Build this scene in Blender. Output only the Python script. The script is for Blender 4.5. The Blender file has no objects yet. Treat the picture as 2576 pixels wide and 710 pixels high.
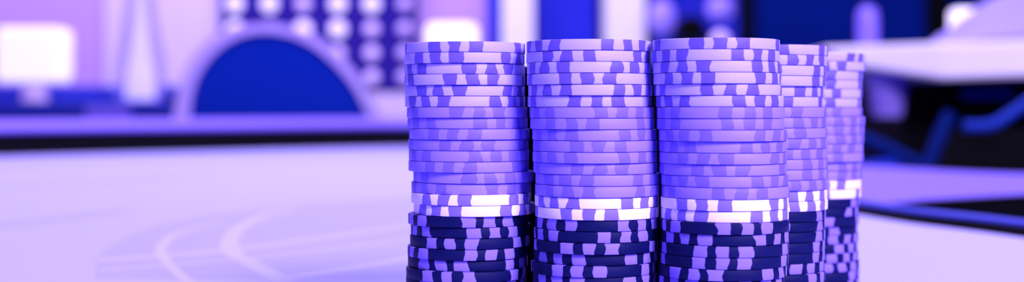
import bpy, bmesh, math, random
from mathutils import Vector
R = math.radians
# ------------------------------------------------------------------ camera, world, lights, exposure
scene = bpy.context.scene
col = scene.collection
FPX, CX, HZ, EYE = 3577.8, 1288.0, 274.0, 0.822      # focal length in pixels, centre column, horizon row, eye height
cd = bpy.data.cameras.new('camera'); cam = bpy.data.objects.new('camera', cd); col.objects.link(cam)
cam.location = (0, 0, EYE); cam.rotation_euler = (R(90), 0, 0)
cd.lens = 50; cd.sensor_width = 36; cd.sensor_fit = 'HORIZONTAL'
cd.shift_y = -(355 - HZ) / 2576
cd.clip_start = 0.02; cd.clip_end = 60
cd.dof.use_dof = True; cd.dof.focus_distance = 0.440; cd.dof.aperture_fstop = 8.0
scene.camera = cam
vs = scene.view_settings
vs.view_transform = 'Standard'; vs.look = 'None'; vs.gamma = 1; vs.exposure = 0.0; vs.use_curve_mapping = False
w = bpy.data.worlds.new('world'); scene.world = w; w.use_nodes = True
bg = w.node_tree.nodes['Background']
bg.inputs[0].default_value = (0.10, 0.09, 1.0, 1); bg.inputs[1].default_value = 0.34

def area(name, loc, target, size, power, color, sy=None):
    ld = bpy.data.lights.new(name, 'AREA'); ld.shape = 'RECTANGLE'
    ld.size = size; ld.size_y = sy or size; ld.energy = power; ld.color = color
    o = bpy.data.objects.new(name, ld); col.objects.link(o); o.location = loc
    o.rotation_euler = (Vector(target) - Vector(loc)).to_track_quat('-Z', 'Y').to_euler()
    return o
LAV = (0.74, 0.63, 1.0)
area('overhead_light_table', (-0.15, 1.9, 2.4), (-0.15, 1.75, 0.7), 1.1, 45, LAV)  # unseen area light above the felt, no fixture modelled
area('key_light_front', (1.0, -1.15, 1.85), (0.08, 0.45, 0.8), 0.65, 92, (0.78, 0.63, 1.0))  # unseen key light from front right, well below the ceiling
area('fill_light_wall', (-0.9, 4.3, 2.7), (-0.9, 6.0, 1.0), 4.2, 100, (0.84, 0.68, 1.0), 0.5)  # unseen light added to brighten the back wall and columns
area('fill_light_right', (1.0, 1.0, 2.6), (0.75, 2.0, 0.85), 0.6, 16, (0.9, 0.78, 1.0))  # unseen light added to brighten the white counter top

# ------------------------------------------------------------------ helpers
def P(px, py, d):                       # photo pixel at a known depth -> a point in the room
    return Vector(((px - CX) / FPX * d, d, EYE + (HZ - py) / FPX * d))
def X(px, d): return (px - CX) / FPX * d
def Z(py, d): return EYE + (HZ - py) / FPX * d

def mat(name, rgb, rough=0.6, emit=None, es=0, metal=0, bump=0, bscale=200, var=0.0, spec=0.5, sheen=0):
    m = bpy.data.materials.new(name); m.use_nodes = True
    nt = m.node_tree; b = nt.nodes['Principled BSDF']
    b.inputs['Base Color'].default_value = (*rgb, 1); b.inputs['Roughness'].default_value = rough
    b.inputs['Metallic'].default_value = metal; b.inputs['Specular IOR Level'].default_value = spec
    if sheen: b.inputs['Sheen Weight'].default_value = sheen
    if emit: b.inputs['Emission Color'].default_value = (*emit, 1); b.inputs['Emission Strength'].default_value = es
    tc = nt.nodes.new('ShaderNodeTexCoord')
    n = nt.nodes.new('ShaderNodeTexNoise'); n.inputs['Scale'].default_value = bscale; n.inputs['Detail'].default_value = 3
    nt.links.new(tc.outputs['Object'], n.inputs['Vector'])
    if bump:
        bp = nt.nodes.new('ShaderNodeBump'); bp.inputs['Strength'].default_value = bump; bp.inputs['Distance'].default_value = 0.001
        nt.links.new(n.outputs['Fac'], bp.inputs['Height']); nt.links.new(bp.outputs['Normal'], b.inputs['Normal'])
    if var:
        mx = nt.nodes.new('ShaderNodeMix'); mx.data_type = 'RGBA'
        mx.inputs[6].default_value = (*[c * (1 - var) for c in rgb], 1); mx.inputs[7].default_value = (*[min(1, c * (1 + var)) for c in rgb], 1)
        nt.links.new(n.outputs['Fac'], mx.inputs[0]); nt.links.new(mx.outputs[2], b.inputs['Base Color'])
    return m

def obj(name, bm, m, parent=None, smooth=None, loc=None):
    me = bpy.data.meshes.new(name)
    bmesh.ops.recalc_face_normals(bm, faces=bm.faces)
    bm.to_mesh(me); bm.free()
    for mm in (m if isinstance(m, (list, tuple)) else [m]): me.materials.append(mm)
    if smooth is not None:
        for p in me.polygons: p.use_smooth = True
        me.set_sharp_from_angle(angle=R(smooth))
    o = bpy.data.objects.new(name, me); col.objects.link(o)
    if parent: o.parent = parent
    if loc: o.location = loc
    return o
def tag(o, label, cat, group=None, kind=None):
    if label: o['label'] = label
    if cat: o['category'] = cat
    if group: o['group'] = group
    if kind: o['kind'] = kind
    return o
def thing(name, label, cat, loc=(0, 0, 0), rz=0, group=None):
    o = bpy.data.objects.new(name, None); col.objects.link(o); o.location = loc; o.rotation_euler = (0, 0, rz)
    o.empty_display_size = 0.05
    return tag(o, label, cat, group)
def struct(name, bm, m, parent=None):
    o = obj(name, bm, m, parent); o['kind'] = 'structure'; return o

def box(bm, x0, x1, y0, y1, z0, z1, bev=0, seg=2):
    t = bmesh.new()
    bmesh.ops.create_cube(t, size=1)
    for v in t.verts:
        v.co = Vector((x0 + (v.co.x + .5) * (x1 - x0), y0 + (v.co.y + .5) * (y1 - y0), z0 + (v.co.z + .5) * (z1 - z0)))
    if bev: bmesh.ops.bevel(t, geom=list(t.edges), offset=bev, segments=seg, profile=0.5, affect='EDGES')
    merge(bm, t); return bm
def merge(bm, t):
    me = bpy.data.meshes.new('tmp'); t.to_mesh(me); t.free(); bm.from_mesh(me); bpy.data.meshes.remove(me)
def lathe(bm, prof, c=(0, 0, 0), seg=48, closed=True):
    rings = []
    for r, z in prof:
        if r < 1e-6: rings.append([bm.verts.new((c[0], c[1], c[2] + z))])
        else: rings.append([bm.verts.new((c[0] + r * math.cos(2 * math.pi * k / seg), c[1] + r * math.sin(2 * math.pi * k / seg), c[2] + z)) for k in range(seg)])
    for a, b in zip(rings, rings[1:]):
        for k in range(seg):
            k2 = (k + 1) % seg
            if len(a) == 1 and len(b) == 1: continue
            if len(a) == 1: bm.faces.new((a[0], b[k2], b[k]))
            elif len(b) == 1: bm.faces.new((a[k], a[k2], b[0]))
            else: bm.faces.new((a[k], a[k2], b[k2], b[k]))
    return bm
def tube(bm, pts, r, seg=12):
    pts = [Vector(p) for p in pts]; rings = []
    for i, p in enumerate(pts):
        d = (pts[min(i + 1, len(pts) - 1)] - pts[max(i - 1, 0)]).normalized()
        u = d.cross(Vector((0, 0, 1)));
        if u.length < 1e-3: u = d.cross(Vector((1, 0, 0)))
        u.normalize(); v = d.cross(u)
        rr = r[i] if isinstance(r, (list, tuple)) else r
        rings.append([bm.verts.new(p + rr * (u * math.cos(2 * math.pi * k / seg) + v * math.sin(2 * math.pi * k / seg))) for k in range(seg)])
    for a, b in zip(rings, rings[1:]):
        for k in range(seg): bm.faces.new((a[k], a[(k + 1) % seg], b[(k + 1) % seg], b[k]))
    bm.faces.new(rings[0]); bm.faces.new(rings[-1][::-1]); return bm
def prism_xz(bm, pts, y0, y1, bev=0):           # an upright outline (x, z) given its depth
    t = bmesh.new()
    a = [t.verts.new((x, y0, z)) for x, z in pts]; b = [t.verts.new((x, y1, z)) for x, z in pts]
    f0 = t.faces.new(a); f1 = t.faces.new(b[::-1]); n = len(pts)
    for k in range(n): t.faces.new((a[k], b[k], b[(k + 1) % n], a[(k + 1) % n]))
    if bev: bmesh.ops.bevel(t, geom=list(f0.edges) + list(f1.edges), offset=bev, segments=3, profile=0.5, affect='EDGES')
    bmesh.ops.recalc_face_normals(t, faces=t.faces)
    merge(bm, t); return bm
def prism_xy(bm, pts, z0, z1):
    a = [bm.verts.new((x, y, z0)) for x, y in pts]; b = [bm.verts.new((x, y, z1)) for x, y in pts]
    bm.faces.new(a[::-1]); bm.faces.new(b); n = len(pts)
    for k in range(n): bm.faces.new((a[k], a[(k + 1) % n], b[(k + 1) % n], b[k]))
    return bm
def catmull(pts, closed=True, n=8):
    out = []; L = len(pts); rng = range(L if closed else L - 1)
    g = (lambda i: pts[i % L]) if closed else (lambda i: pts[max(0, min(L - 1, i))])
    for i in rng:
        p0, p1, p2, p3 = [Vector(g(i + k)) for k in (-1, 0, 1, 2)]
        for j in range(n):
            t = j / n
            out.append(tuple(0.5 * ((2 * p1) + (p2 - p0) * t + (2 * p0 - 5 * p1 + 4 * p2 - p3) * t * t + (3 * p1 - p0 - 3 * p2 + p3) * t ** 3)))
    if not closed: out.append(tuple(pts[-1]))
    return out
def normals2d(path, closed):
    L = len(path); ns = []
    for i in range(L):
        a = Vector(path[(i - 1) % L] if closed else path[max(i - 1, 0)]); b = Vector(path[(i + 1) % L] if closed else path[min(i + 1, L - 1)])
        d = (b - a).normalized(); ns.append(Vector((d.y, -d.x)))
    return ns
def sweep(bm, path, prof, closed=True):         # prof: closed outline of (outward offset, z)
    ns = normals2d(path, closed); rings = []
    for p, n in zip(path, ns):
        rings.append([bm.verts.new((p[0] + n.x * o, p[1] + n.y * o, z)) for o, z in prof])
    m = len(prof); L = len(rings)
    for i in range(L if closed else L - 1):
        a, b = rings[i], rings[(i + 1) % L]
        for k in range(m): bm.faces.new((a[k], a[(k + 1) % m], b[(k + 1) % m], b[k]))
    if not closed: bm.faces.new(rings[0]); bm.faces.new(rings[-1][::-1])
    return bm

# ------------------------------------------------------------------ materials
M_wall = mat('wall_paint', (0.52, 0.33, 0.78), 0.8, var=.04, bscale=3)
M_wallblue = mat('blue_wall_panel', (0.02, 0.03, 0.55), 0.8, var=.3, bscale=3, spec=.1)
M_walldark = mat('navy_wall_panel', (0.0005, 0.013, 0.20), 0.9, var=.3, bscale=4, spec=.05)
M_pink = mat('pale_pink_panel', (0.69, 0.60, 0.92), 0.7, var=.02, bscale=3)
M_white = mat('white_column_paint', (0.88, 0.90, 0.98), 0.6)
M_floor = mat('carpet', (0.02, 0.02, 0.20), 0.95, bump=.4, bscale=300, var=.3)
M_ceil = mat('ceiling_paint', (0.7, 0.6, 0.9), 0.9)
M_black = mat('black_vinyl', (0.0035, 0.0035, 0.006), 0.7, bump=.1, bscale=900, spec=.04)
M_rimglint = mat('blue_rim_highlight', (0.01, 0.03, 0.55), 0.5)  # colour of the painted highlight on the table rim
M_navy = mat('navy_fabric', (0.001, 0.020, 0.36), 0.9, bump=.3, bscale=1500, var=.15, spec=.1)
M_counter = mat('blue_counter_paint', (0.012, 0.03, 0.5), 0.6, var=.12, bscale=6)
M_violet = mat('violet_paint', (0.22, 0.15, 0.85), 0.5)
M_pad = mat('lavender_leatherette', (0.25, 0.17, 0.85), 0.5, bump=.15, bscale=700)
M_frame = mat('chair_shell', (0.5, 0.38, 0.9), 0.45)
M_lampw = mat('lamp_shade_white', (0.9, 0.85, 1), 0.7, emit=(0.95, 0.88, 1.0), es=0.75)
M_stem = mat('lamp_stem_pink', (0.9, 0.7, 0.95), 0.4)
M_glow = [mat('globe_bulb_glass_' + n, (0.6, 0.5, 0.9), 0.4, emit=e, es=s) for n, e, s in
          (('bright', (0.85, 0.72, 1.0), 0.9), ('soft', (0.55, 0.36, 0.95), 0.6), ('dim', (0.30, 0.15, 0.80), 0.4))]
M_slab = mat('white_counter_top', (0.95, 0.92, 0.97), 0.45)
M_metal = mat('blue_steel_tube', (0.001, 0.012, 0.14), 0.8, spec=.08)
M_handle = mat('blue_steel_handle', (0.004, 0.03, 0.36), 0.7, spec=.2)
M_ceramic = mat('white_core_added_glow', (0.92, 0.88, 0.98), 0.4, emit=(0.9, 0.78, 1.0), es=0.8)  # emission added to brighten the white core
M_cushion = mat('lavender_cushion_fabric', (0.40, 0.34, 0.92), 0.8, bump=.2, bscale=400)

def felt_material():
    m = mat('lavender_felt', (0.47, 0.45, 0.95), 0.95, bump=.25, bscale=1200, var=.03, spec=.1)
    return m
M_felt = felt_material()
M_felt2 = mat('violet_felt', (0.24, 0.17, 0.9), 0.95, bump=.25, bscale=1200, var=.03, spec=.1)
M_print = mat('felt_print_light', (0.52, 0.492, 0.97), 0.95, spec=.1)
M_printd = mat('felt_print_dark', (0.42, 0.395, 0.95), 0.95, spec=.1)

def glass_material():
    m = bpy.data.materials.new('lavender_glass'); m.use_nodes = True; nt = m.node_tree
    b = nt.nodes['Principled BSDF']; b.inputs['Base Color'].default_value = (0.55, 0.48, 0.98, 1); b.inputs['Roughness'].default_value = .15
    tr = nt.nodes.new('ShaderNodeBsdfTransparent'); tr.inputs[0].default_value = (0.95, 0.94, 1, 1)
    mx = nt.nodes.new('ShaderNodeMixShader'); mx.inputs[0].default_value = 0.2
    nt.links.new(tr.outputs[0], mx.inputs[1]); nt.links.new(b.outputs[0], mx.inputs[2])
    nt.links.new(mx.outputs[0], nt.nodes['Material Output'].inputs[0]); return m
M_glass = glass_material()

def chip_material(name, base, spot, spec=.4):
    """clay chip: groups of three edge spots every quarter turn, edges of each spot wavy"""
    m = bpy.data.materials.new(name); m.use_nodes = True; nt = m.node_tree; N = nt.nodes; L = nt.links
    b = N['Principled BSDF']; b.inputs['Roughness'].default_value = 0.55; b.inputs['Specular IOR Level'].default_value = spec
    tc = N.new('ShaderNodeTexCoord'); sep = N.new('ShaderNodeSeparateXYZ'); L.new(tc.outputs['Object'], sep.inputs[0])
    oi = N.new('ShaderNodeObjectInfo')
    def mth(op, a, c=None, e=None):
        n = N.new('ShaderNodeMath'); n.operation = op
        for i, v in enumerate((a, c, e)):
            if v is None: continue
            if isinstance(v, (int, float)): n.inputs[i].default_value = v
            else: L.new(v, n.inputs[i])
        return n.outputs[0]
    th = mth('MULTIPLY', mth('ARCTAN2', sep.outputs[1], sep.outputs[0]), 180 / math.pi)
    w = mth('SUBTRACT', mth('FLOORED_MODULO', mth('ADD', th, 45.0), 90.0), 45.0)
    k = mth('MINIMUM', mth('MAXIMUM', mth('ROUND', mth('DIVIDE', w, 20.3)), -1.0), 1.0)
    sd = mth('SUBTRACT', w, mth('MULTIPLY', k, 20.3))                # signed distance from the spot's centre
    # an identity for each spot and each side of it
    sid = mth('ROUND', mth('DIVIDE', mth('SUBTRACT', th, sd), 20.3))
    side = mth('SIGN', sd)
    cmb = N.new('ShaderNodeCombineXYZ')
    L.new(mth('MULTIPLY', sid, 3.7), cmb.inputs[0])
    L.new(mth('ADD', mth('MULTIPLY', sep.outputs[2], 330.0), mth('MULTIPLY', side, 9.3)), cmb.inputs[1])
    L.new(mth('MULTIPLY', oi.outputs['Random'], 137.0), cmb.inputs[2])
    no = N.new('ShaderNodeTexNoise'); no.inputs['Scale'].default_value = 1.0; no.inputs['Detail'].default_value = 0.3
    L.new(cmb.outputs[0], no.inputs['Vector'])
    # the group's outermost right spot is the widest
    wide = mth('MULTIPLY', mth('ABSOLUTE', k), 0.7)
    hw = mth('ADD', mth('ADD', 5.5, wide), mth('MULTIPLY', mth('SUBTRACT', no.outputs['Fac'], 0.5), 6.5))
    inside = mth('SUBTRACT', hw, mth('ABSOLUTE', sd))
    mr = N.new('ShaderNodeMapRange'); mr.inputs[1].default_value = -0.25; mr.inputs[2].default_value = 0.25
    L.new(inside, mr.inputs[0])
    rad = mth('SQRT', mth('ADD', mth('POWER', sep.outputs[0], 2.0), mth('POWER', sep.outputs[1], 2.0)))
    edge = mth('GREATER_THAN', rad, 0.0140)
    fac = mth('MULTIPLY', mr.outputs[0], edge)
    mx = N.new('ShaderNodeMix'); mx.data_type = 'RGBA'; mx.inputs[6].default_value = (*base, 1); mx.inputs[7].default_value = (*spot, 1)
    L.new(fac, mx.inputs[0])
    # faint grain and horizontal moulding lines
    gn = N.new('ShaderNodeTexNoise'); gn.inputs['Scale'].default_value = 1.0; gn.inputs['Detail'].default_value = 4
    mp = N.new('ShaderNodeMapping'); mp.inputs['Scale'].default_value = (900, 900, 5200)
    L.new(tc.outputs['Object'], mp.inputs[0]); L.new(mp.outputs[0], gn.inputs['Vector'])
    hs = N.new('ShaderNodeHueSaturation'); L.new(mx.outputs[2], hs.inputs['Color'])
    L.new(mth('ADD', 0.86, mth('MULTIPLY', gn.outputs['Fac'], 0.28)), hs.inputs['Value'])
    L.new(hs.outputs[0], b.inputs['Base Color'])
    bp = N.new('ShaderNodeBump'); bp.inputs['Strength'].default_value = .25; bp.inputs['Distance'].default_value = .00015
    L.new(gn.outputs['Fac'], bp.inputs['Height']); L.new(bp.outputs['Normal'], b.inputs['Normal'])
    return m
SPOT = (0.125, 0.08, 0.62)
M_chip = {
    'pale':  chip_material('pale_lavender_clay', (0.46, 0.38, 0.97), SPOT),
    'mid':   chip_material('mid_violet_clay', (0.29, 0.20, 0.92), (0.175, 0.115, 0.76)),
    'white': chip_material('white_clay', (0.90, 0.80, 1.0), (0.20, 0.14, 0.74)),
    'dark':  chip_material('navy_clay', (0.002, 0.004, 0.075), (0.26, 0.18, 0.85), .12),
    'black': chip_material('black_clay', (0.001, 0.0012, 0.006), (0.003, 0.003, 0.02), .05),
}

# ------------------------------------------------------------------ the room
YB = 6.0
struct('floor', box(bmesh.new(), -4.5, 4.5, -2.5, YB, -0.05, 0), M_floor)
struct('wall_back', box(bmesh.new(), -4.5, X(1345, YB), YB, YB + .1, 0, 3), M_wall)
struct('wall_back_dark', box(bmesh.new(), X(1345, YB), 4.5, YB, YB + .1, 0, 3), M_walldark)
struct('wall_left', box(bmesh.new(), -4.6, -4.5, -2.5, YB + .1, 0, 3), M_wall)
struct('ceiling', box(bmesh.new(), -4.5, 4.5, -2.5, YB, 3, 3.08), M_ceil)
def panel(name, px0, px1, y0, y1, m, z0=0, z1=3, rough=0):
    return struct(name, box(bmesh.new(), X(px0, y0), X(px1, y0), y0, y1, z0, z1, .004), m)
panel('trim_1', 262, 556, YB - .03, YB, M_pink)                    # pale panel on the left
panel('trim_2', 1225, 1262, YB - .05, YB, M_wallblue)              # slim blue strip
panel('trim_3', 1262, 1342, YB - .22, YB - .05, M_white)           # white column
panel('trim_4', 1350, 1500, YB - .04, YB, M_wallblue)
panel('trim_5', 1524, 1624, YB - .30, YB - .04, M_white)           # brightest column
panel('lit_lower_wall', 905, 1060, YB - .10, YB - .03, M_pink, 0, Z(236, YB))  # added panel, its pale colour stands in for light on the lower wall
panel('trim_7', 1862, 1897, YB - .05, YB, M_black)
panel('trim_8', 2335, 2390, YB - .05, YB, M_black)
panel('trim_6', 1640, 1858, YB - .03, YB, M_wallblue)

# ------------------------------------------------------------------ the gaming table
TZ = 0.750
outline = [(-1.30, 0.60), (-1.22, 1.45), (-0.80, 2.10), (-0.50, 2.42), (-0.19, 2.68), (0.02, 2.55), (0.115, 2.0), (0.165, 1.5),
           (0.236, 0.968), (0.286, 0.795), (0.38, 0.45), (0.45, 0.0), (0.35, -0.55), (-0.3, -0.8), (-1.0, -0.4)]
path = catmull(outline, True, 8)[::-1]          # anticlockwise; sweep() normals point outward
def area2(p): return sum(p[i][0] * p[(i + 1) % len(p)][1] - p[(i + 1) % len(p)][0] * p[i][1] for i in range(len(p)))
if area2(path) < 0: path = path[::-1]
tb = thing('gaming_table', 'large gaming table with pale lavender felt, pale printed lines and a black rim', 'table', (0, 0, 0))
obj('felt_top', prism_xy(bmesh.new(), path, TZ - 0.04, TZ), M_felt, tb)
obj('edge_rim', sweep(bmesh.new(), path, [(-.001, TZ - .05), (-.001, TZ + .004), (.001, TZ + .006), (.0195, TZ + .006), (.021, TZ + .003), (.021, TZ - .05)]), M_black, tb, 40)
obj('rim_highlight', sweep(bmesh.new(), path, [(.006 + .004 * math.cos(a * math.pi / 4), TZ + .0062 + .0032 * math.sin(a * math.pi / 4)) for a in range(8)]), M_rimglint, tb, 60)  # blue strip standing in for the highlight along the black rim
i0 = min(range(len(path)), key=lambda i: (path[i][0] - 0.03) ** 2 + (path[i][1] - 2.53) ** 2)
i1 = min(range(len(path)), key=lambda i: (path[i][0] + 1.25) ** 2 + (path[i][1] - 1.2) ** 2)
if i1 < i0: i1 += len(path)
arc = [path[i % len(path)] for i in range(i0, i1 + 1)]
obj('armrest_base', sweep(bmesh.new(), arc, [(.0, TZ + .001), (.004, TZ + .037), (.10, TZ + .037), (.10, TZ - .05), (.022, TZ - .05), (.022, TZ + .001)], False), M_black, tb, 40)
obj('armrest_pad', sweep(bmesh.new(), arc, [(.053 + .056 * math.cos(a * math.pi / 8), TZ + .042 + .013 * math.sin(a * math.pi / 8)) for a in range(16)], False), M_pad, tb, 60)
bmx = bmesh.new(); box(bmx, -0.85, 0.0, 0.3, 1.9, 0.0, 0.10, .01); box(bmx, -0.65, -0.2, 0.5, 1.7, .10, TZ - .04, .01)
obj('pedestal', bmx, M_black, tb)

# printed layout of the felt, traced on the felt itself
def ground(px, py):
    d = (EYE - TZ) * FPX / (py - HZ); return Vector((X(px, d), d))
def ribbon(bm, pts, wd, z):
    p = catmull([ground(*q) for q in pts], False, 8); ns = normals2d(p, False)
    a = [bm.verts.new((q[0] + n.x * wd / 2, q[1] + n.y * wd / 2, z)) for q, n in zip(p, ns)]
    b = [bm.verts.new((q[0] - n.x * wd / 2, q[1] - n.y * wd / 2, z)) for q, n in zip(p, ns)]
    a2 = [bm.verts.new((v.co.x, v.co.y, TZ - .0002)) for v in a]; b2 = [bm.verts.new((v.co.x, v.co.y, TZ - .0002)) for v in b]
    for i in range(len(a) - 1):
        bm.faces.new((a[i], a[i + 1], b[i + 1], b[i])); bm.faces.new((a2[i], b2[i], b2[i + 1], a2[i + 1]))
        bm.faces.new((a[i], a2[i], a2[i + 1], a[i + 1])); bm.faces.new((b[i], b[i + 1], b2[i + 1], b2[i]))
bz = bmesh.new()
zone = [ground(*q) for q in [(240, 705), (242, 655), (258, 632), (325, 594), (400, 566), (500, 545), (743, 515), (1010, 498), (1180, 495), (1180, 700)]]
vs_ = [bz.verts.new((q[0], q[1], TZ + .00004)) for q in zone]; bz.faces.new(vs_)
vs2 = [bz.verts.new((q[0], q[1], TZ - .0001)) for q in zone]; bz.faces.new(vs2[::-1])
for k in range(len(zone)): bz.faces.new((vs_[k], vs2[k], vs2[(k + 1) % len(zone)], vs_[(k + 1) % len(zone)]))
ribbon(bz, [(-200, 480), (200, 462), (560, 440)], .04, TZ + .00006)
ribbon(bz, [(-200, 590), (0, 568), (200, 545), (330, 530)], .03, TZ + .00006)
obj('printed_zone', bz, M_printd, tb)['label'] = 'slightly darker zone printed on the felt'
bl = bmesh.new()
ribbon(bl, [(500, 735), (474, 710), (427, 668), (404, 631), (427, 598), (480, 577), (560, 560)], .0055, TZ + 0.00008)
ribbon(bl, [(735, 725), (697, 700), (635, 665), (590, 640), (576, 618), (595, 580), (660, 545), (740, 525)], .0095, TZ + 0.00011)
ribbon(bl, [(242, 655), (420, 644), (576, 630), (800, 600), (1036, 566), (1200, 545)], .010, TZ + 0.00014)
ribbon(bl, [(697, 704), (830, 684), (1036, 650), (1200, 622)], .010, TZ + 0.00017)
ribbon(bl, [(245, 680), (420, 668), (620, 652), (800, 632), (1036, 602)], .005, TZ + 0.00020)
obj('printed_lines', bl, M_print, tb)['label'] = 'paler curved lines printed on the felt'

# ------------------------------------------------------------------ poker chips
PITCH, CR = 0.00345, 0.0196
def chip_mesh(kind):
    bm = bmesh.new(); t = PITCH - 0.00002; b = .00022; g = .000055
    lathe(bm, [(0, 0.0001), (.0135, .0001), (.0138, 0), (CR - .0014, 0), (CR - .0012, g), (CR - b, g), (CR - b * .3, g + b * .3), (CR, g + b), (CR, t - g - b), (CR - b * .3, t - g - b * .3), (CR - b, t - g), (CR - .0012, t - g), (CR - .0014, t), (.0138, t), (.0135, t - .0001), (0, t - .0001)], seg=128)
    bmesh.ops.recalc_face_normals(bm, faces=bm.faces)
    me = bpy.data.meshes.new('poker_chip'); bm.to_mesh(me); bm.free(); me.materials.append(M_chip[kind])
    for p in me.polygons: p.use_smooth = True
    me.set_sharp_from_angle(angle=R(50)); return me
meshes = {k: chip_mesh(k) for k in ('pale', 'mid', 'white', 'dark', 'black')}
NCH = 27
K = 2.2194
def cs(x0, vals): return [x0 + v / K for v in vals]
stacks = [
 dict(d=.465, cx=cs(1000, [378, 375, 377, 377, 376, 378, 389, 391, 402, 396, 400, 398, 424, 412, 413, 427, 395, 408, 405, 392, 392, 385, 382]),
      ph=[-10, -27.5, 25, 7, -25, -40, 11, 33, -15, -2, 26, -18.5, 16, 40, -27, -38, 20, 23, -19, 23, -26, -18, -22],
      name='leftmost front stack'),
 dict(d=.450, cx=cs(1310, [378, 377, 380, 381, 388, 383, 395, 398, 410, 414, 412, 416, 428, 426, 424, 427, 427, 420, 418, 418, 404, 412, 412]),
      ph=[38, -19, 46, -1, 47, 7, 29, -19.5, -41, 3, -42, 4, -30, -28, 48.5, -8, 44.5, 28, -6, 54, -14, -36, -14],
      name='middle front stack'),
 dict(d=.441, cx=cs(1630, [379, 376, 380, 383, 390, 402, 404, 404, 414, 417, 418, 420, 429, 430, 425, 428, 425, 428, 425, 422, 413, 408, 405]),
      ph=[4.5, 40, -31, -27, 12, 38, 26, 26, 55, 41, -17, -2.5, 50, 14, -20, 49.5, 20, 53, -1, -2, -26, 43, -20],
      name='right front stack'),
 dict(d=.486, cx=[1937, 1932, 1930, 1928, 1925, 1924, 1930, 1931, 1932, 1934, 1934, 1935, 1935, 1934, 1933, 1934, 1930, 1930, 1929, 1928, 1928, 1927, 1927, 1926],
      ph=[-8, 44, -13, -13, 57, 3, 9, 50, 12, 46, 38, -30, 60, 46, 44, 45, -8, -5, -8, -13, -13, 50, 70, 40],
      name='softly blurred fourth stack'),
 dict(d=.553, cx=[2045, 2045, 2037, 2036, 2037, 2035, 2037, 2043, 2042, 2041, 2040, 2040, 2040, 2038, 2036, 2036, 2030, 2028, 2029, 2028, 2030, 2027, 2028, 2029, 2030],
      ph=[66, 12, 3, 3, 9, 3, 10, 50, 50, 53, 30, 10, 58, 58, 16, -4, -7, -15, 5, 12, 51, 60, 50, 42, -10],
      name='most blurred rear stack'),
]
rnd = random.Random(7)
ORD = ['topmost', 'second', 'third', 'fourth', 'fifth', 'sixth', 'seventh', 'eighth', 'ninth', 'tenth', 'eleventh']
LOOK = {'pale': 'pale lavender chip with violet spots', 'mid': 'mid violet chip with faint spots',
        'white': 'near-white chip with violet spots', 'dark': 'navy chip with light violet spots'}
BAND = {'pale': 'pale', 'mid': 'violet', 'white': 'white', 'dark': 'navy'}
top = TZ + .0001 + NCH * PITCH
for s in stacks:
    beta = math.degrees(math.atan((s['cx'][10] - CX) / FPX))
    for i in range(NCH):
        kind, j = ('pale', i) if i < 6 else ('mid', i - 6) if i < 14 else ('white', i - 14) if i < 16 else ('dark', i - 16)
        cx = s['cx'][min(i, len(s['cx']) - 1)]
        ph = s['ph'][i] if i < len(s['ph']) else rnd.uniform(-45, 45)
        d = s['d'] + rnd.uniform(-.0011, .0011)
        o = bpy.data.objects.new('poker_chip', meshes[kind]); col.objects.link(o)
        o.location = (X(cx, s['d']), d, top - (i + 1) * PITCH); o.rotation_euler = (0, 0, R(ph - beta))
        n = ('upper' if j == 0 else 'lower') if kind == 'white' else ORD[j]
        tag(o, '%s, %s %s one in the %s' % (LOOK[kind], n, BAND[kind], s['name']), 'poker chip', 'poker chips in five tall stacks on the felt')

TEENS = ORD + ['twelfth', 'thirteenth', 'fourteenth', 'fifteenth', 'sixteenth', 'seventeenth', 'eighteenth', 'nineteenth', 'twentieth', 'twenty-first', 'twenty-second', 'twenty-third', 'twenty-fourth', 'bottom']
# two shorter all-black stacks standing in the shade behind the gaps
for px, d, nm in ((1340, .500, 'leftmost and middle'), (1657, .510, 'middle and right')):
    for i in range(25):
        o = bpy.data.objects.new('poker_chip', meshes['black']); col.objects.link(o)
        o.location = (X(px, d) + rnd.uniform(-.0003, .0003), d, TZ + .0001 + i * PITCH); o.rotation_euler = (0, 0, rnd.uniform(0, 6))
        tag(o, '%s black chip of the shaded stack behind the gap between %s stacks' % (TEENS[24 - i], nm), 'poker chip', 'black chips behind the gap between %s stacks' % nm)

# ------------------------------------------------------------------ the chair beyond the table
D = 3.05
ch = thing('lounge_chair', 'chair with an arched navy backrest pad in a pale lavender shell behind the table', 'chair', (X(700, D), D, 0))
def loc_pts(pts, d, ox): return [(X(a, d) - ox, Z(b, d)) for a, b in pts]
ox = X(700, D)
inner = [(480, 420), (484, 330), (488, 285), (494, 240), (513, 186), (550, 136), (597, 102), (650, 86), (702, 86), (755, 99), (807, 127), (858, 173), (899, 225), (928, 283), (952, 330), (966, 420)]
outer = [(440, 460), (445, 350), (450, 290), (463, 220), (490, 155), (532, 103), (590, 74), (650, 64), (710, 64), (775, 84), (835, 124), (885, 178), (925, 240), (950, 290), (975, 340), (990, 460)]
po = loc_pts(catmull(outer, False, 5), D, ox)
obj('backrest_shell', prism_xz(bmesh.new(), po, .0, .06, .012), M_frame, ch, 40)
pi_ = loc_pts(catmull(inner, False, 5), D, ox)
obj('backrest_pad', prism_xz(bmesh.new(), pi_, -.035, .0, .012), M_navy, ch, 40)
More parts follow.
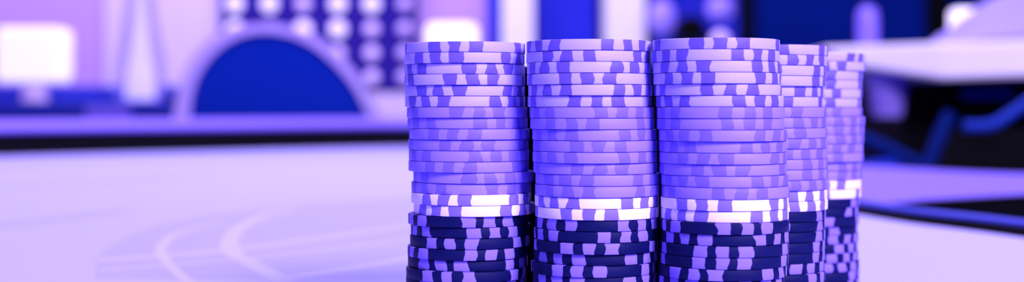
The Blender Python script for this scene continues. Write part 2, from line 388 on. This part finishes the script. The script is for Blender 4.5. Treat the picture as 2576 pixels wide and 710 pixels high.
# raised rim of the shell around the pad
bmr = bmesh.new(); t = bmesh.new()
A = loc_pts(catmull(outer, False, 5), D, ox); B = loc_pts(catmull(inner, False, 5), D, ox)
fr = [[t.verts.new((x, y, z)) for x, z in P_] for P_, y in ((A, -.045), (B, -.045), (B, .0), (A, .0))]
for i in range(len(A) - 1):
    for q in range(4): t.faces.new((fr[q][i], fr[q][i + 1], fr[(q + 1) % 4][i + 1], fr[(q + 1) % 4][i]))
t.faces.new([fr[q][0] for q in range(4)]); t.faces.new([fr[q][-1] for q in range(4)])
bmesh.ops.recalc_face_normals(t, faces=t.faces); merge(bmr, t)
obj('shell_rim', bmr, M_frame, ch, 40)
obj('seat', box(bmesh.new(), -.20, .22, -.44, -.002, .40, .50, .03, 3), M_navy, ch, 50)
for sx in (-.17, .19):
    for sy in (-.40, .03):
        obj('leg', tube(bmesh.new(), [(sx, sy, 0), (sx * .95, sy * .97, .41)], [.012, .018]), M_frame, ch, 50)
obj('back_support', box(bmesh.new(), -.2, .22, -.03, .05, .40, Z(455, D) + .02, .005), M_frame, ch)

# ------------------------------------------------------------------ left: counter with lamp and hurricane vase
D = 4.1
x0, x1 = X(-260, D), X(455, D)
ct = thing('bar_counter', 'low dark blue counter at far left under the lamp and vase', 'counter', ((x0 + x1) / 2, D, 0))
hw = (x1 - x0) / 2; zt = Z(256, D)
obj('counter_body', box(bmesh.new(), -hw + .02, hw - .02, 0.02, .5, 0, zt - .03, .005), M_counter, ct)
obj('counter_top', box(bmesh.new(), -hw, hw, 0, .5, zt - .03, zt, .005), M_counter, ct)
tag(obj('back_ledge', box(bmesh.new(), x0, x1 + .05, D + .505, D + .62, 0, Z(216, D + .55), .01), M_counter), 'taller dark blue ledge running behind the blue counter', 'ledge')
cxm = (x0 + x1) / 2
obj('drawer_front', box(bmesh.new(), X(215, D) - cxm, X(325, D) - cxm, -.005, .03, Z(330, D), Z(268, D), .004), M_violet, ct)['label'] = 'violet drawer front'

lp = thing('table_lamp', 'white block-shaped lamp on a short pink stem at the far left', 'lamp', (X(58, D), D + .10, zt))
obj('lamp_base', lathe(bmesh.new(), [(0, 0), (.04, 0), (.042, .006), (.036, .012), (0, .012)], seg=32), M_stem, lp, 40)
obj('stem', lathe(bmesh.new(), [(0, .012), (.036, .012), (.030, Z(205, D + .1) - zt), (0, Z(205, D + .1) - zt)], seg=24), M_stem, lp, 40)
obj('lamp_shade', box(bmesh.new(), -.095, .095, -.07, .07, Z(207, D + .1) - zt, Z(72, D + .1) - zt, .018, 4), M_lampw, lp, 40)

vz = thing('hurricane_vase', 'tall pale glass vase holding a flared white core on the blue counter', 'vase', (X(326, D), D + .12, zt))
g = D + .12; k = g / FPX
obj('glass', lathe(bmesh.new(), [(0, .0), (54 * k, 0), (64 * k, 12 * k), (66 * k, 40 * k), (60 * k, 110 * k), (46 * k, 190 * k), (36 * k, 260 * k), (34 * k, 330 * k),
    (32 * k, 330 * k), (34 * k, 260 * k), (44 * k, 190 * k), (58 * k, 110 * k), (64 * k, 40 * k), (61 * k, 14 * k), (52 * k, 4 * k), (0, 4 * k)], seg=40), M_glass, vz, 40)
obj('core', lathe(bmesh.new(), [(0, 5 * k), (34 * k, 5 * k), (38 * k, 18 * k), (34 * k, 70 * k), (22 * k, 140 * k), (14 * k, 220 * k), (10 * k, 300 * k), (0, 300 * k)], seg=32), M_ceramic, vz, 40)
bo = thing('bowl', 'small black bowl on the blue counter right of the vase', 'bowl', (X(424, D), D + .1, zt))
obj('bowl_body', lathe(bmesh.new(), [(0, 0), (.014, 0), (.03, .012), (.036, .022), (.033, .022), (.026, .012), (0, .004)], seg=32), M_black, bo, 40)

# ------------------------------------------------------------------ the wall of globe lights
DL = YB - .02
cols = [515, 600, 686, 770, 856, 940, 1022]; rows = [-70, 14, 76, 136, 196]
gp = thing('globe_light_screen', 'dark wall screen with rows of round glowing globe lights', 'light screen', (X(805, DL), DL, Z(230, DL)))
gx, gz = X(805, DL), Z(230, DL)
M_screen = mat('plum_screen', (0.025, 0.012, 0.25), .8, spec=.1)
obj('backboard', box(bmesh.new(), X(560, DL) - gx, X(1050, DL) - gx, -.06, .018, 0, Z(-160, DL) - gz, .008), M_screen, gp)
br = {(1, 1): 0, (2, 1): 0, (3, 1): 1, (4, 1): 0, (5, 1): 0, (6, 1): 2, (1, 2): 0, (2, 2): 1, (3, 2): 0, (4, 2): 0, (5, 2): 1, (6, 2): 2,
      (1, 3): 1, (2, 3): 1, (3, 3): 0, (4, 3): 1, (5, 3): 1, (6, 3): 2, (5, 4): 1, (6, 4): 2, (4, 4): 1}
for ci in range(1, 7):
    for ri in range(5):
        q = br.get((ci, ri), 1 if ri == 0 else 2)
        rr = 21 * DL / FPX if q == 0 else 18 * DL / FPX
        prof = [(rr * math.sin(a * math.pi / 12), -rr * math.cos(a * math.pi / 12)) for a in range(13)]
        prof[0] = (0, -rr); prof[-1] = (0, rr)
        obj('globe_bulb', lathe(bmesh.new(), prof, (X(cols[ci], DL) - gx, -.06 - rr * .6, Z(rows[ri], DL) - gz), 20), M_glow[q], gp, 60)

# ------------------------------------------------------------------ floor lamp behind the leftmost stack
D = 4.0
fl = thing('floor_lamp', 'floor lamp with a glowing white rounded block shade above the leftmost chip stack', 'lamp', (X(1137, D), D, 0))
obj('lamp_base', lathe(bmesh.new(), [(0, 0), (.14, 0), (.14, .015), (.02, .025), (0, .025)]), M_black, fl, 40)
obj('pole', tube(bmesh.new(), [(0, 0, .02), (0, 0, Z(130, D))], .01), M_black, fl, 50)
obj('lamp_shade', box(bmesh.new(), -.072, .072, -.05, .05, Z(132, D), Z(61, D), .02, 4), mat('lamp_shade_glow', (.9, .85, 1), .7, emit=(1, .95, 1), es=1.0), fl, 40)

# ------------------------------------------------------------------ far centre: violet pendants, dark chair, pink candle light
D = 5.5
for px, py, w_, h_, lb in ((1665, 45, 34, 46, 'larger violet pendant lamp hanging beside the bright white column'), (1812, 22, 34, 32, 'smaller violet pendant lamp hanging nearer the navy wall')):
    k = D / FPX
    p_ = thing('pendant_lamp', lb, 'lamp', (X(px, D), D, 3.0), 0, 'violet pendant lamps by the far wall')
    zc = Z(py, D) - 3.0
    prof = [(w_ * k * math.sin(a * math.pi / 12) if 0 < a < 12 else 0, -h_ * k * math.cos(a * math.pi / 12)) for a in range(13)]
    obj('lamp_shade', lathe(bmesh.new(), prof, (0, 0, zc), 28), mat('pendant_shade', (0.3, .22, .85), .5, emit=(.20, .13, .85), es=.45), p_, 60)
    obj('cord', tube(bmesh.new(), [(0, 0, zc + h_ * k * .95), (0, 0, -.001)], .004), M_black, p_)
D = 5.0; ox = X(1738, D)
dc = thing('arched_chair', 'far black chair with an arched hoop back seen over the right front stack', 'chair', (ox, D, 0))
hoop = [(1700, 330), (1698, 180), (1700, 110), (1712, 66), (1738, 50), (1764, 66), (1776, 110), (1778, 180), (1776, 330)]
obj('hoop', tube(bmesh.new(), [(X(a, D) - ox, 0, Z(b, D)) for a, b in catmull(hoop, False, 4)], .016), M_black, dc, 50)
obj('back_splat', box(bmesh.new(), -.03, .03, -.008, .008, Z(330, D), Z(53, D), .004), M_black, dc)
obj('seat', box(bmesh.new(), -.2, .2, -.38, .02, Z(330, D) - .30, Z(330, D) + .005, .02), M_black, dc)
for sx in (-.17, .17):
    for sy in (-.34, -.02): obj('leg', tube(bmesh.new(), [(sx, sy, 0), (sx, sy, Z(330, D) - .29)], .014), M_black, dc)
D = 5.2
cl = thing('pedestal_light', 'small pinkish globe light on a slim stand just above the right front stack', 'lamp', (X(1812, D), D, 0))
obj('stand', lathe(bmesh.new(), [(0, 0), (.12, 0), (.12, .02), (.015, .03), (.015, Z(124, D)), (0, Z(124, D))], seg=24), M_black, cl, 40)
rr = .034
obj('globe_bulb', lathe(bmesh.new(), [(0 if a in (0, 12) else rr * math.sin(a * math.pi / 12), -rr * math.cos(a * math.pi / 12)) for a in range(13)], (0, 0, Z(124, D) + rr * .97), 24), M_glow[1], cl, 60)

# ------------------------------------------------------------------ right: second table
t2 = [(.268, 1.105), (.34, 1.145), (.440, 1.215), (.62, 1.33), (.66, 1.44), (.60, 1.53), (.52, 1.62), (.455, 1.76), (.40, 1.84), (.345, 1.80), (.285, 1.45)]
p2 = catmull(t2, True, 6)
if area2(p2) < 0: p2 = p2[::-1]
st = thing('side_table', 'second table with violet felt top and black edge beyond the right rim', 'table', (0, 0, 0))
obj('felt_top', prism_xy(bmesh.new(), p2, TZ - .03, TZ), M_felt2, st)
obj('edge_band', sweep(bmesh.new(), p2, [(-.001, TZ - .06), (-.001, TZ - .001), (.010, TZ - .001), (.008, TZ - .004), (.008, TZ - .06)]), M_black, st)
obj('pedestal', lathe(bmesh.new(), [(0, 0), (.15, 0), (.15, .02), (.04, .04), (.04, TZ - .06), (.10, TZ - .03), (0, TZ - .03)], (.46, 1.45, 0)), M_black, st, 40)

# the thick white counter
wc = thing('white_counter', 'thick white counter top with tapering left end over a black cabinet', 'counter', (X(2370, 2.0), 2.0, 0))
wx = X(2370, 2.0); ZT = .9153
fr = [(2070, 2.14, .9085), (2180, 2.09, .8820), (2370, 2.0, .8634), (2576, 1.93, .8655), (2900, 1.86, .868)]
bt = bmesh.new()
ft = [bt.verts.new((X(a, d) - wx, d - 2.0, ZT)) for a, d, z in fr]; fb = [bt.verts.new((X(a, d) - wx, d - 2.0, z)) for a, d, z in fr]
kt = [bt.verts.new((X(a, d) - wx + .03, d - 2.0 + .55, ZT)) for a, d, z in fr]; kb = [bt.verts.new((X(a, d) - wx + .03, d - 2.0 + .55, z)) for a, d, z in fr]
for i in range(len(fr) - 1):
    bt.faces.new((fb[i], fb[i + 1], ft[i + 1], ft[i])); bt.faces.new((kb[i], kt[i], kt[i + 1], kb[i + 1]))
    bt.faces.new((ft[i], ft[i + 1], kt[i + 1], kt[i])); bt.faces.new((fb[i], kb[i], kb[i + 1], fb[i + 1]))
bt.faces.new((fb[0], ft[0], kt[0], kb[0])); bt.faces.new((fb[-1], kb[-1], kt[-1], ft[-1]))
bmesh.ops.recalc_face_normals(bt, faces=bt.faces)
bmesh.ops.bevel(bt, geom=[e for e in bt.edges if e.calc_face_angle(0) > .6], offset=.004, segments=2, affect='EDGES')
obj('counter_top', bt, M_slab, wc)
obj('cabinet_body', box(bmesh.new(), X(2300, 2.14) - wx, 1.1 - wx + .2, .20, .50, 0, .864, .004), M_black, wc)
h1 = bmesh.new(); tube(h1, [P(2425, 238, 2.17) - Vector((wx, 2, 0)), P(2545, 236, 2.17) - Vector((wx, 2, 0))], .007)
for q in (2432, 2538): tube(h1, [P(q, 237, 2.17) - Vector((wx, 2, 0)), P(q, 237, 2.17) - Vector((wx, 2 - .032, 0))], .004)
obj('handle', h1, M_handle, wc, 50)
kk = 2.14 / FPX
obj('bracket', lathe(bmesh.new(), [(0, -112 * kk), (34 * kk, -112 * kk), (40 * kk, -100 * kk), (54 * kk, 0), (0, 0)], (X(2232, 2.14) - wx, .14, .876), 32),
    mat('satin_violet_metal', (.36, .27, .90), .35), wc, 40)['label'] = 'violet tapered bracket under the counter end'

# things on the white counter
cu = thing('cushion', 'plump lavender cushion leaning on the white counter at the top right', 'cushion', (X(2500, 2.2), 2.2, ZT))
bc = bmesh.new()
oxx = X(2500, 2.2)
prof = [(2352, 116), (2400, 100), (2428, 78), (2455, 62), (2480, 40), (2520, 10), (2576, -25), (2680, -60), (2760, -20), (2790, 60), (2780, 116)]
pts = [(X(a, 2.15) - oxx, Z(b, 2.15) - ZT) for a, b in catmull(prof, False, 4)]
zmin = min(p[1] for p in pts); pts = [(a, b - zmin + .001) for a, b in pts]
prism_xz(bc, pts, -.09, .09, .028)
obj('cushion_body', bc, M_cushion, cu, 60)
wb = thing('cube_lamp', 'bright white cube light behind the lavender cushion on the white counter', 'lamp', (X(2424, 2.38), 2.38, ZT))
obj('lamp_body', box(bmesh.new(), -.021, .021, -.021, .021, 0, Z(20, 2.36) - ZT, .008, 3), M_lampw, wb, 40)
vc = thing('bottle', 'round-shouldered violet bottle standing on the tapering end of the white counter', 'bottle', (X(2183, 2.45), 2.45, ZT))
k = 2.45 / FPX; hb = Z(14, 2.45) - ZT
obj('bottle_body', lathe(bmesh.new(), [(0, 0), (24 * k, 0), (27 * k, 4 * k), (27 * k, hb * .78), (23 * k, hb * .92), (14 * k, hb * .98), (0, hb)], seg=32),
    mat('violet_bottle_glass', (.20, .14, .80), .35), vc, 40)

# black armchair with blue tube frame between the second table and the counter
D = 1.90; ox = X(2450, D)
ac = thing('armchair', 'black armchair with blue steel tube frame beyond the second table', 'chair', (ox, D, 0))
bp_ = [(2385, 332), (2640, 326), (2660, 700), (2290, 700), (2338, 436)]
obj('side_panel', prism_xz(bmesh.new(), [(X(a, D) - ox, Z(b, D)) for a, b in bp_], 0, .05, .006), M_black, ac, 40)
def V(a, b, d=D): q = P(a, b, d); return (q.x - ox, q.y - D, q.z)
obj('arm_tube', tube(bmesh.new(), [V(2425, 318, 1.89), V(2470, 319, 1.89), V(2505, 312, 1.89), V(2545, 286, 1.89), V(2600, 248, 1.89)], .0075), M_handle, ac, 50)
obj('frame_tube', tube(bmesh.new(), [V(2392, 285), V(2370, 330), V(2345, 390), V(2328, 440), V(2280, 700)], .0095), M_metal, ac, 50)
obj('frame_tube', tube(bmesh.new(), [V(2120, 335), V(2180, 352), V(2240, 378), V(2290, 405), V(2330, 425)], .0090), M_metal, ac, 50)
obj('seat', prism_xz(bmesh.new(), [V(2200, 425)[0::2], V(2345, 405)[0::2], V(2345, 480)[0::2], V(2200, 490)[0::2]], -.0, .17, .01), M_navy, ac, 40)
for a, y in ((2300, .02), (2640, .02), (2300, .17), (2640, .17)):
    obj('leg', tube(bmesh.new(), [(X(a, D) - ox, y, 0), (X(a, D) - ox, y, .60)], .012), M_black, ac, 50)
